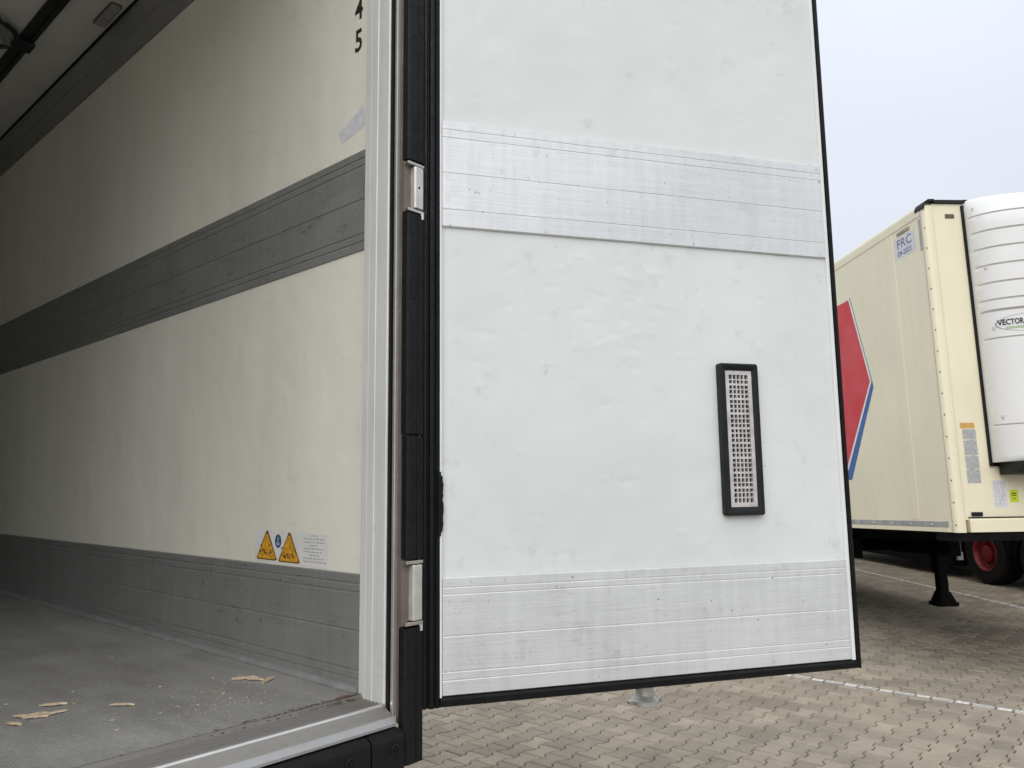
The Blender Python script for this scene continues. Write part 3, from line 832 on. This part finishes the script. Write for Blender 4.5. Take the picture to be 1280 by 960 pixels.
for xa, xb, za, zb_ in ((gx0, gx0 + mg, gz0, gz1), (gx1 - mg, gx1, gz0, gz1), (gx0 + mg, gx1 - mg, gz0, gz0 + mg), (gx0 + mg, gx1 - mg, gz1 - mg, gz1)):
    gr.box(xa, xb, -0.0075, 0.003, za, zb_)
nc, nr = 5, 26
ix0, ix1, iz0, iz1 = gx0 + mg, gx1 - mg, gz0 + mg, gz1 - mg
cw, ch = (ix1 - ix0) / nc, (iz1 - iz0) / nr
for k in range(1, nc): gr.box(ix0 + k * cw - 0.0019, ix0 + k * cw + 0.0019, -0.0062, 0.001, iz0, iz1)
for k in range(1, nr):
    b = 0.0030 if k % 3 == 0 else 0.0018
    gr.box(ix0, ix1, -0.0066 if k % 3 == 0 else -0.0058, 0.0006, iz0 + k * ch - b, iz0 + k * ch + b)
gr.build('vent_grille', M['grille'], vf)
# lock rods on the outside, with their cams under the leaf
for lx in (0.655, 1.12):
    lk = MB().lathe([(0.017, ZB - 0.012), (0.017, ZT - 0.05)], lambda a, b, h, lx=lx: (lx + a, 0.118 + b, h), 14).build('lock_rod', M['zinc'], door, smooth=True)
    if lx < 1:
        MB().lathe([(0.033, ZB + 0.004), (0.033, ZB - 0.012), (0.027, ZB - 0.018), (0.025, ZB - 0.044), (0.030, ZB - 0.054), (0.040, ZB - 0.064), (0.040, ZB - 0.074), (0.030, ZB - 0.078)],
                   lambda a, b, h, lx=lx: (lx + a, 0.118 + b, h), 18).build('lock_cam', M['zinc'], lk, smooth=True)
        MB().box(lx - 0.050, lx + 0.050, 0.111, 0.125, ZB - 0.074, ZB - 0.063).build('cam_lug', M['steel'], lk, bevel=0.002)
# the other leaf, folded right round against the far outer side
d2 = door.copy(); COL.objects.link(d2); d2.parent = tr1
d2.matrix_local = Matrix.Translation((-1.43, -0.02, 0)) @ Matrix.Rotation(math.pi / 2, 4, 'Z') @ Matrix.Diagonal((1, -1, 1, 1))
for ch_ in list(door.children):
    if ch_.name.split('.')[0] in ('torn_seal_lip', 'vent_frame'): continue
    c = ch_.copy(); COL.objects.link(c); c.parent = d2

chassis(tr1, -1.275, 2.55, 0.25, LEN, Z(-0.115), (2.6, 3.91, 5.22), lambda y: 0.0, M['rimgrey'], leg_y=9.6, side_box=(6.4, 8.6, 0.45))

# ------------------------------------------------------------------ wood splinters on the trailer floor
def splinter(t, s, L, W, ang, seed, label, grp=None):
    r = random.Random(seed)
    m = MB(); n = 4
    top, bot = [], []
    for k in range(n + 1):
        f = k / n
        w = W * (1.0 if 0 < k < n else r.uniform(0.15, 0.7)) * r.uniform(0.7, 1.2)
        x = (f - 0.5) * L; c = r.uniform(-.25, .25) * W; lift = 0.0035 * math.sin(math.pi * f) * r.uniform(0.3, 1)
        for sgn in (-1, 1):
            bot.append((x, c + sgn * w / 2, 0.0 + lift)); top.append((x, c + sgn * w / 2 * 0.7, 0.0035 + lift + r.uniform(0, 0.001)))
    V = bot + top; o = len(bot); F = []
    for k in range(n):
        a = 2 * k
        F += [(a, a + 2, a + 3, a + 1), (o + a, o + a + 1, o + a + 3, o + a + 2), (a, o + a, o + a + 2, a + 2), (a + 1, a + 3, o + a + 3, o + a + 1)]
    F += [(0, 1, o + 1, o), (2 * n, o + 2 * n, o + 2 * n + 1, 2 * n + 1)]
    m.add(V, F)
    ob = m.build('wood_splinter', M['wood'])
    P = T * t + N * s
    ob.matrix_world = Matrix.Translation((P.x, P.y, Z(0.0012))) @ Matrix.Rotation(-AT + ang, 4, 'Z')
    return tag(ob, label, 'wood splinter', grp)
GS = 'wood splinters on the trailer floor'
splinter(1.985, 1.118, 0.070, 0.022, -0.62, 1, 'widest tan wood splinter lying beside the wall kick plate', GS)
splinter(1.950, 1.132, 0.048, 0.014, -1.15, 2, 'tan splinter touching the widest splinter by the kick plate', GS)
splinter(1.918, 1.148, 0.062, 0.017, 0.55, 3, 'short pale upright chip beside the splinters by the kick plate', GS)
splinter(2.110, 0.690, 0.060, 0.011, -0.55, 4, 'pale splinter away from the wall, behind the cluster of splinters', GS)
for k, (t, s, L, W, a) in enumerate([(2.030, 0.660, 0.070, 0.010, 0.05), (2.050, 0.634, 0.055, 0.011, -0.15), (2.055, 0.612, 0.050, 0.012, -0.95), (2.030, 0.628, 0.050, 0.009, -0.5), (2.010, 0.580, 0.045, 0.010, -1.2)]):
    splinter(t, s, L, W, a, 10 + k, ('longest pale splinter in the loose cluster out on the open floor', 'middling pale splinter inside the loose cluster on the open floor', 'middling pale splinter inside the loose cluster on the open floor',
             'middling pale splinter inside the loose cluster on the open floor', 'shortest pale splinter lying just apart from the loose cluster')[k], GS)
splinter(1.978, 0.797, 0.060, 0.0065, -0.84, 20, 'thin straight pale splinter lying alone on the open floor', GS)
sd = MB(); r_ = random.Random(77)
for k in range(330):
    if r_.random() < 0.6: t, s = r_.gauss(1.86, 0.09), r_.gauss(0.96, 0.10)
    else: t, s = r_.uniform(1.70, 2.6), r_.uniform(0.45, 1.18)
    if t < 1.64 or s > 1.19: continue
    P = Vector((s, t - T0, Z(0.0008))); q = r_.uniform(0.0008, 0.0028) * (2.2 if r_.random() < 0.06 else 1); th = r_.uniform(0, 3.14)
    a, b = Vector((math.cos(th), math.sin(th), 0)) * q, Vector((-math.sin(th), math.cos(th), 0)) * q * 0.55
    up = Vector((0, 0, q * 0.5))
    W4 = [ROOT1 @ v for v in (P - a - b, P + a - b, P + a + b, P - a + b, P + up)]
    sd.add(W4, [(0, 1, 4), (1, 2, 4), (2, 3, 4), (3, 0, 4)])
tag(sd.build('sawdust', M['sawdust']), 'pale sawdust flakes scattered over the grey trailer floor', 'sawdust', kind='stuff')

# ------------------------------------------------------------------ the cream trailer
tr2 = empty('refrigerated_trailer', ROOT2, 'cream refrigerated semi trailer with red and blue livery and white cooling unit on its front', 'trailer')
HB, W2, L2 = 2.90, 2.60, 13.4
z2 = lambda z: ZC + z
near = MB().box(0.0, 0.06, 0.012, L2, z2(0.0), z2(HB - 0.05)).build('side_wall', M['cream'], tr2)
MB().box(W2 - 0.06, W2, 0.012, L2, z2(0.0), z2(HB - 0.05)).build('side_wall', M['cream'], tr2)
MB().box(0.061, W2 - 0.061, L2 - 0.06, L2 - 0.002, z2(0.0), z2(HB - 0.03)).build('rear_wall', M['cream'], tr2)
MB().box(0.061, W2 - 0.061, 0.07, L2 - 0.061, z2(0.003), z2(0.10)).build('underfloor', M['chassis'], tr2)
roofp = [(0.0, HB - 0.049), (0.004, HB - 0.028), (0.020, HB - 0.008), (0.05, HB), (W2 - 0.05, HB), (W2 - 0.02, HB - 0.008), (W2 - 0.004, HB - 0.028), (W2, HB - 0.049)]
MB().prism([(u, z2(v)) for u, v in roofp], lambda u, v, w: (u, w, v), 0.012, L2).build('roof', M['cream'], tr2)
# cant rail, panel joints, bottom rail
MB().prism([(0.002, HB - 0.045), (-0.006, HB - 0.050), (-0.006, HB - 0.115), (-0.001, HB - 0.125), (0.002, HB - 0.125)], lambda u, v, w: (u, w, z2(v)), 0.02, L2).build('cant_rail', M['cream'], near)
for ya in (0.485, 3.10, 5.7, 8.3, 10.9):
    MB().prism([(ya, 0.002), (ya + 0.004, -0.0035), (ya + 0.135, -0.0035), (ya + 0.139, 0.002)], lambda u, v, w: (v, u, z2(w)), 0.105, HB - 0.127).build('panel_joint', M['cream'], near)
gl_ = MB().prism([(0.002, 0.040), (-0.007, 0.042), (-0.007, 0.086), (0.002, 0.090)], lambda u, v, w: (u, w, z2(v)), 0.075, L2).build('bottom_rail', M['galv'], near)
MB().prism([(0.002, 0.0), (-0.010, 0.001), (-0.010, 0.036), (0.002, 0.039)], lambda u, v, w: (u, w, z2(v)), 0.07, L2).build('sill_rail', M['cream'], near)
bl = MB()
yy = 0.3
while yy < L2: bl.lathe([(0.008, 0), (0.006, 0.006)], lambda a, b, h, yy=yy: (-0.007 - h, yy + a, z2(0.064) + b), 8); yy += 0.32
tag(bl.build('rail_bolts', M['paper'], near), kind='stuff')
# livery: a red pointed panel edged in white, teal and blue
def livery(pts, d, name, mat):
    return MB().prism(pts, lambda u, v, w: (w, u, z2(v)), 0.001, -d).build(name, mat, near)
tip, topp, botp = (1.070, 1.445), (1.372, 2.395), (1.548, 0.615)
def mirror(pts, c=2.25): return pts + [(2 * c - u, v) for u, v in reversed(pts)]
livery(mirror([(1.362, 2.400), (1.063, 1.440), (1.62, 0.560)]), 0.0012, 'livery_border', M['teal'])
livery(mirror([(1.074, 1.475), (1.058, 1.395), (1.640, 0.500), (1.740, 0.500)]), 0.0018, 'livery_border', M['lblue'])
livery(mirror([(1.376, 2.398), (1.084, 1.455), (1.730, 0.560)]), 0.0024, 'livery_border', M['lwhite'])
livery(mirror([(1.398, 2.385), (1.110, 1.462), (1.740, 0.600)]), 0.0030, 'livery_panel', M['red'])
# test plate
pf = lambda t, z, d=0.0012: (-d, t, z2(z))
MB().add([pf(0.470, 2.50), pf(0.130, 2.50), pf(0.130, 2.705), pf(0.470, 2.705)], [(0, 1, 2, 3)]).build('test_sticker', M['paper'], near)
text_mb('FRC', 0.120, lambda x, y: pf(0.30 - x, 2.600 + y, 0.0018), 0.002, 'CENTER', 1.15).build('test_lettering', M['inkblue'], near)
text_mb('09-2021', 0.070, lambda x, y: pf(0.30 - x, 2.525 + y, 0.0018), 0.002, 'CENTER').build('test_lettering', M['inkblue'], near)
MB().box(-0.004, 0.001, 0.030, 0.060, z2(2.47), z2(2.755)).build('cover_strip', M['galv'], near)
MB().box(-0.009, -0.001, 0.20, 0.40, z2(2.725), z2(2.752)).build('marker_lamp', m_plain('marker_lamp_grey', (0.33, 0.32, 0.24), 0.4), near)
# front corner posts, with rivets
for sgn, xo in ((1, 0.0), (-1, W2)):
    prof = [(0.0, 0.011), (-0.004, 0.010), (-0.004, -0.006), (0.002, -0.020), (0.014, -0.032), (0.032, -0.038), (0.075, -0.038), (0.085, -0.030), (0.088, -0.010), (0.088, 0.06), (0.06, 0.069), (0.0, 0.011)][:-1]
    cp = MB().prism([(xo + sgn * u, v) for u, v in prof], lambda u, v, w: (u, v, z2(w)), -0.002, HB - 0.045).build('corner_post', M['cream'], tr2, smooth=True, angle=50)
    rv = MB(); zz = 0.06
    while zz < HB - 0.06:
        rv.lathe([(0.008, 0), (0.005, 0.004)], lambda a, b, h, zz=zz, xo=xo, sgn=sgn: (xo + sgn * (0.0035 + a * 0.6), -0.021 - h + a * -0.5, z2(zz) + b), 8); zz += 0.185
    tag(rv.build('rivets', m_plain('rivet_dark', (0.16, 0.14, 0.10), 0.6), cp), kind='stuff')
    MB().box(min(xo + sgn * -0.0055, xo + sgn * 0.001), max(xo + sgn * -0.0055, xo + sgn * 0.001), 0.0105, 0.0155, z2(0.0), z2(HB - 0.06)).build('post_seam', M['unitseam'], cp)
    cap = [(0.0, HB - 0.075), (-0.008, HB - 0.075), (-0.006, HB - 0.040), (0.010, HB - 0.010), (0.045, HB + 0.012), (0.10, HB + 0.014), (0.10, HB - 0.004), (0.045, HB - 0.008), (0.02, HB - 0.025), (0.006, HB - 0.045)]
    MB().prism([(xo + sgn * u, z2(v)) for u, v in cap], lambda u, v, w: (u, w, v), -0.046, 0.09).build('corner_cap', M['plastic'], cp)
# front wall with bottom ledge, edge trim, marker lamp, lashing clip
fw_ = MB().box(0.089, W2 - 0.089, -0.012, 0.065, z2(0.10), z2(HB - 0.02)).build('front_wall', M['cream'], tr2)
MB().box(0.101, W2 - 0.101, -0.030, 0.03, z2(HB - 0.019), z2(HB + 0.014)).build('top_trim', M['plastic'], fw_, bevel=0.003)
MB().prism([(-0.011, 0.118), (-0.030, 0.112), (-0.036, 0.098), (-0.036, 0.0), (0.06, 0.0), (0.06, 0.118)], lambda u, v, w: (w, u, z2(v)), 0.118, W2 - 0.118).build('front_ledge', M['cream'], fw_)
MB().box(0.118, W2 - 0.118, -0.0345, -0.0118, z2(0.1185), z2(0.1245)).build('painted_ledge_shadow', M['hole'], fw_)  # dark strip painted as the shadow line above the ledge
MB().box(0.150, 0.245, -0.026, -0.011, z2(0.132), z2(0.165)).build('latch_clip', M['plastic'], fw_, bevel=0.004)
MB().box(0.205, 0.290, -0.018, -0.011, z2(2.745), z2(2.785)).build('marker_lamp', m_plain('front_lamp_dark', (0.10, 0.09, 0.065), 0.4), fw_, bevel=0.004)
MB().box(0.02, W2 - 0.02, -0.02, 0.30, z2(-0.075), z2(-0.004)).build('coupling_edge', M['chassis'], tr2, bevel=0.004)
# stickers on the front wall
ff = lambda x, z, d=0.0012: (x, -0.012 - d, z2(z))
def front_rect(x0, x1, z0, z1, name, mat, d=0.0012, lean=0.0):
    return MB().add([ff(x0, z0, d), ff(x1, z0, d), ff(x1 + lean, z1, d), ff(x0 + lean, z1, d)], [(0, 1, 2, 3)]).build(name, mat, fw_)
front_rect(0.135, 0.262, 0.868, 0.915, 'sticker_header', M['orange'])
for za, zb_ in ((0.775, 0.860), (0.640, 0.765), (0.525, 0.632), (0.405, 0.517)):
    front_rect(0.150, 0.268, za, zb_, 'instruction_sticker', M['stickgrey'])
ik = MB(); rk = random.Random(4)
for k in range(70):
    x, z, w = rk.uniform(0.155, 0.24), rk.uniform(0.41, 0.855), rk.uniform(0.008, 0.025)
    ik.add([ff(x, z, 0.0016), ff(x + w, z, 0.0016), ff(x + w, z + 0.006, 0.0016), ff(x, z + 0.006, 0.0016)], [(0, 1, 2, 3)])
tag(ik.build('sticker_print', M['inkgrey'], fw_), kind='stuff')
front_rect(0.362, 0.478, 0.200, 0.425, 'inspection_sheet', M['paper'])
ik = MB()
for k in range(14):
    z = 0.405 - k * 0.0145; x = 0.372
    while x < 0.455:
        w = rk.uniform(0.006, 0.02); ik.add([ff(x, z, 0.0016), ff(x + w, z, 0.0016), ff(x + w, z + 0.0035, 0.0016), ff(x, z + 0.0035, 0.0016)], [(0, 1, 2, 3)]); x += w + rk.uniform(0.004, 0.02)
tag(ik.build('sheet_print', M['inkblue'], fw_), kind='stuff')
front_rect(0.505, 0.578, 0.243, 0.345, 'inspection_badge', M['lime'])
ik = MB()
for x0, x1, z in ((0.520, 0.565, 0.312), (0.524, 0.560, 0.296), (0.534, 0.550, 0.268)):
    ik.add([ff(x0, z, 0.0016), ff(x1, z, 0.0016), ff(x1, z + 0.008, 0.0016), ff(x0, z + 0.008, 0.0016)], [(0, 1, 2, 3)])
tag(ik.build('badge_print', M['ink'], fw_), kind='stuff')

# cooling unit: curved ribbed housing
UX0, UX1, UZ0, UZ1, UB = 0.375, W2 - 0.375, 0.575, 2.915, 0.34
def u_off(x, z, inset=0.0):
    c, h = (UX0 + UX1) / 2, (UX1 - UX0) / 2 - 0.001
    k = max(0.0, 1 - (abs(x - c) / h) ** 2.2)
    b = UB * k ** 0.55 + 0.075
    zz = (z - UZ0) / (UZ1 - UZ0)
    if z > 2.60: b -= 0.16 * ((z - 2.60) / (UZ1 - 2.60)) ** 2.2
    return -(0.030 + b - inset)
GZ = [(2.715, 0.006, 0.008), (2.560, 0.006, 0.008), (2.405, 0.006, 0.008), (2.252, 0.006, 0.008), (2.095, 0.006, 0.008), (1.945, 0.006, 0.008), (1.850, 0.009, 0.016), (1.612, 0.005, 0.008), (0.880, 0.004, 0.008)]
rows = [(UZ0, 0.012), (UZ0 + 0.012, 0.0)]
zs_ = [UZ0 + 0.012 + k * (UZ1 - UZ0 - 0.03) / 60 for k in range(1, 61)]
for gz, gw, gd in GZ:
    zs_ = [z for z in zs_ if abs(z - gz) > gw * 2.2]
rows += [(z, 0.0) for z in zs_]
for gz, gw, gd in GZ: rows += [(gz - gw - 0.003, 0.0), (gz - gw, gd), (gz + gw, gd), (gz + gw + 0.003, 0.0)]
rows += [(UZ1 - 0.012, 0.004), (UZ1 - 0.003, 0.018), (UZ1, 0.05)]
rows.sort()
NU = 64
us = [UX0 + (UX1 - UX0) * (0.5 - 0.5 * math.cos(math.pi * i / NU)) for i in range(NU + 1)]
vs, fs, gm = [], [], []
for z, ins in rows:
    for x in us: vs.append((x, u_off(x, z, ins), z2(z)))
nr_ = len(rows); nb = NU + 1
for j in range(nr_ - 1):
    for i in range(NU): fs.append((j * nb + i, j * nb + i + 1, (j + 1) * nb + i + 1, (j + 1) * nb + i))
# back edge, top and bottom closing
o = len(vs)
for z, ins in rows: vs += [(UX0, -0.030, z2(z)), (UX1, -0.030, z2(z))]
for j in range(nr_ - 1):
    fs.append((j * nb, (j + 1) * nb, o + 2 * (j + 1), o + 2 * j)); fs.append((j * nb + NU, o + 2 * j + 1, o + 2 * (j + 1) + 1, (j + 1) * nb + NU))
fs.append(tuple([i for i in range(nb)] + [o + 1, o])); fs.append(tuple([(nr_ - 1) * nb + i for i in range(nb)] + [o + 2 * nr_ - 1, o + 2 * nr_ - 2]))
unit = MB().add(vs, fs).build('cooling_unit', M['unit'], tr2, smooth=True, angle=40)
# groove shade painted in: a darker grey strip on each groove floor
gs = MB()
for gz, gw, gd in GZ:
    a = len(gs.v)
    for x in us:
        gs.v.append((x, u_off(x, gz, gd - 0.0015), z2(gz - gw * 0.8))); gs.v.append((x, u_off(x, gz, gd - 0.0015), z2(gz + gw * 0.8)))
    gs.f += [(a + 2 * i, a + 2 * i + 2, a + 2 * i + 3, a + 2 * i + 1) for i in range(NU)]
tag(gs.build('groove_shade', M['unitseam'], unit), kind='stuff')
MB().box(UX0 - 0.020, UX1 + 0.020, -0.0295, -0.0125, z2(UZ0 - 0.03), z2(UZ1 - 0.055)).build('unit_gasket', M['rubber'], unit)
ub = MB()
ub.prism([(-0.03, UZ0 - 0.001), (-0.34, UZ0 - 0.001), (-0.32, UZ0 - 0.045), (-0.24, UZ0 - 0.10), (-0.03, UZ0 - 0.105)], lambda u, v, w: (w, u, z2(v)), UX0 + 0.05, UX1 - 0.05)
ub.build('unit_sump', M['plastic'], unit, bevel=0.006)
for x, z in ((UX0 + 0.022, 2.79), (UX0 + 0.03, 2.235), (UX0 + 0.035, 1.70), (UX0 + 0.030, 0.945)):
    y = u_off(x, z)
    MB().box(x - 0.009, x + 0.008, y - 0.008, y + 0.01, z2(z - 0.014), z2(z + 0.014)).build('latch', M['grille'], unit, bevel=0.003)
# badge: ellipse outline with lettering, wrapped on the housing
BXC, BZC = 0.615, 1.725
fb = lambda x, z, d=0.002: (x, u_off(x, z) - d, z2(z))
el = MB(); el2 = MB(); a0 = 48
for k in range(a0):
    a, b = 2 * math.pi * k / a0, 2 * math.pi * (k + 1) / a0
    q = [(BXC + 0.20 * s_ * math.cos(w), BZC + 0.075 * s_ * math.sin(w)) for w, s_ in ((a, 1), (b, 1), (b, 0.965), (a, 0.965))]
    el.add([fb(x, z, 0.0025) for x, z in q], [(0, 1, 2, 3)])
el.build('badge_ring', M['teal'], unit)
text_mb('VECTOR', 0.066, lambda x, y: fb(0.428 + x, BZC - 0.010 + y, 0.003), 0.002, 'LEFT', 0.60).build('badge_lettering', M['ink'], unit)
lf = MB(); rl_ = random.Random(2)
for k in range(12):
    x, z = 0.47 + k * 0.014, BZC - 0.048
    lf.add([fb(x, z, 0.003), fb(x + 0.010, z, 0.003), fb(x + 0.010, z + 0.022, 0.003), fb(x, z + 0.022, 0.003)], [(0, 1, 2, 3)])
tag(lf.build('badge_subtitle', M['green'], unit), kind='stuff')

g2 = lambda y: y * math.tan(TAU2)
chassis(tr2, 0.025, 2.55, 0.0, L2, z2(0.0), (8.4, 9.71, 11.02), g2, M['rimgrey'], leg_y=4.22, leg_x=(0.28, 2.44), side_box=(4.75, 7.9, 0.42), neck=3.0, box_sides=(0,))  # unseen near-side box added to block light under the body
# hanging marker lamp
MB().tube([(2.12, 3.2, z2(-0.05)), (2.12, 3.2, z2(-0.36))], 0.006, 6).build('lamp_stalk', M['galv'], tr2)
MB().box(2.06, 2.13, 3.17, 3.21, z2(-0.46), z2(-0.36)).build('position_lamp', M['paper'], tr2, bevel=0.006)

# ------------------------------------------------------------------ the neighbour beyond
o3 = Vector((c2.x, c2.y, 0)) + Vector((r2.x, r2.y, 0)) * 4.36
ROOT3 = Matrix.Translation(o3) @ Matrix.Rotation(-AZ2, 4, 'Z')
tr3 = empty('box_trailer', ROOT3, 'box trailer with dark red wheels parked beyond the cream trailer', 'trailer')
MB().box(0.0, 2.55, 1.6, 15.2, 1.20, 3.95).build('box_body', M['white3'], tr3, bevel=0.02)
MB().box(-0.006, 2.556, 1.62, 15.18, 1.14, 1.24).build('base_rail', M['chassis'], tr3)
chassis(tr3, 0.0, 2.55, 1.6, 15.2, 1.14, (3.45, 4.76, 6.07), lambda y: 0.0, M['rim'], leg_y=12.2, side_box=(7.0, 11.4, 0.20))  # side box added to make the space beneath look black
for k, ya in enumerate((3.45, 4.76, 6.07)):
    arc = [(ya + 0.60 * math.cos(a * math.pi / 10), 0.50 + 0.60 * math.sin(a * math.pi / 10)) for a in range(11)]
    inn = [(ya + 0.58 * math.cos(a * math.pi / 10), 0.50 + 0.58 * math.sin(a * math.pi / 10)) for a in range(10, -1, -1)]
    MB().prism(arc + inn, lambda u, v, w: (w, u, v), 0.03, 0.42).build('mudguard', M['chassis'], tr3)
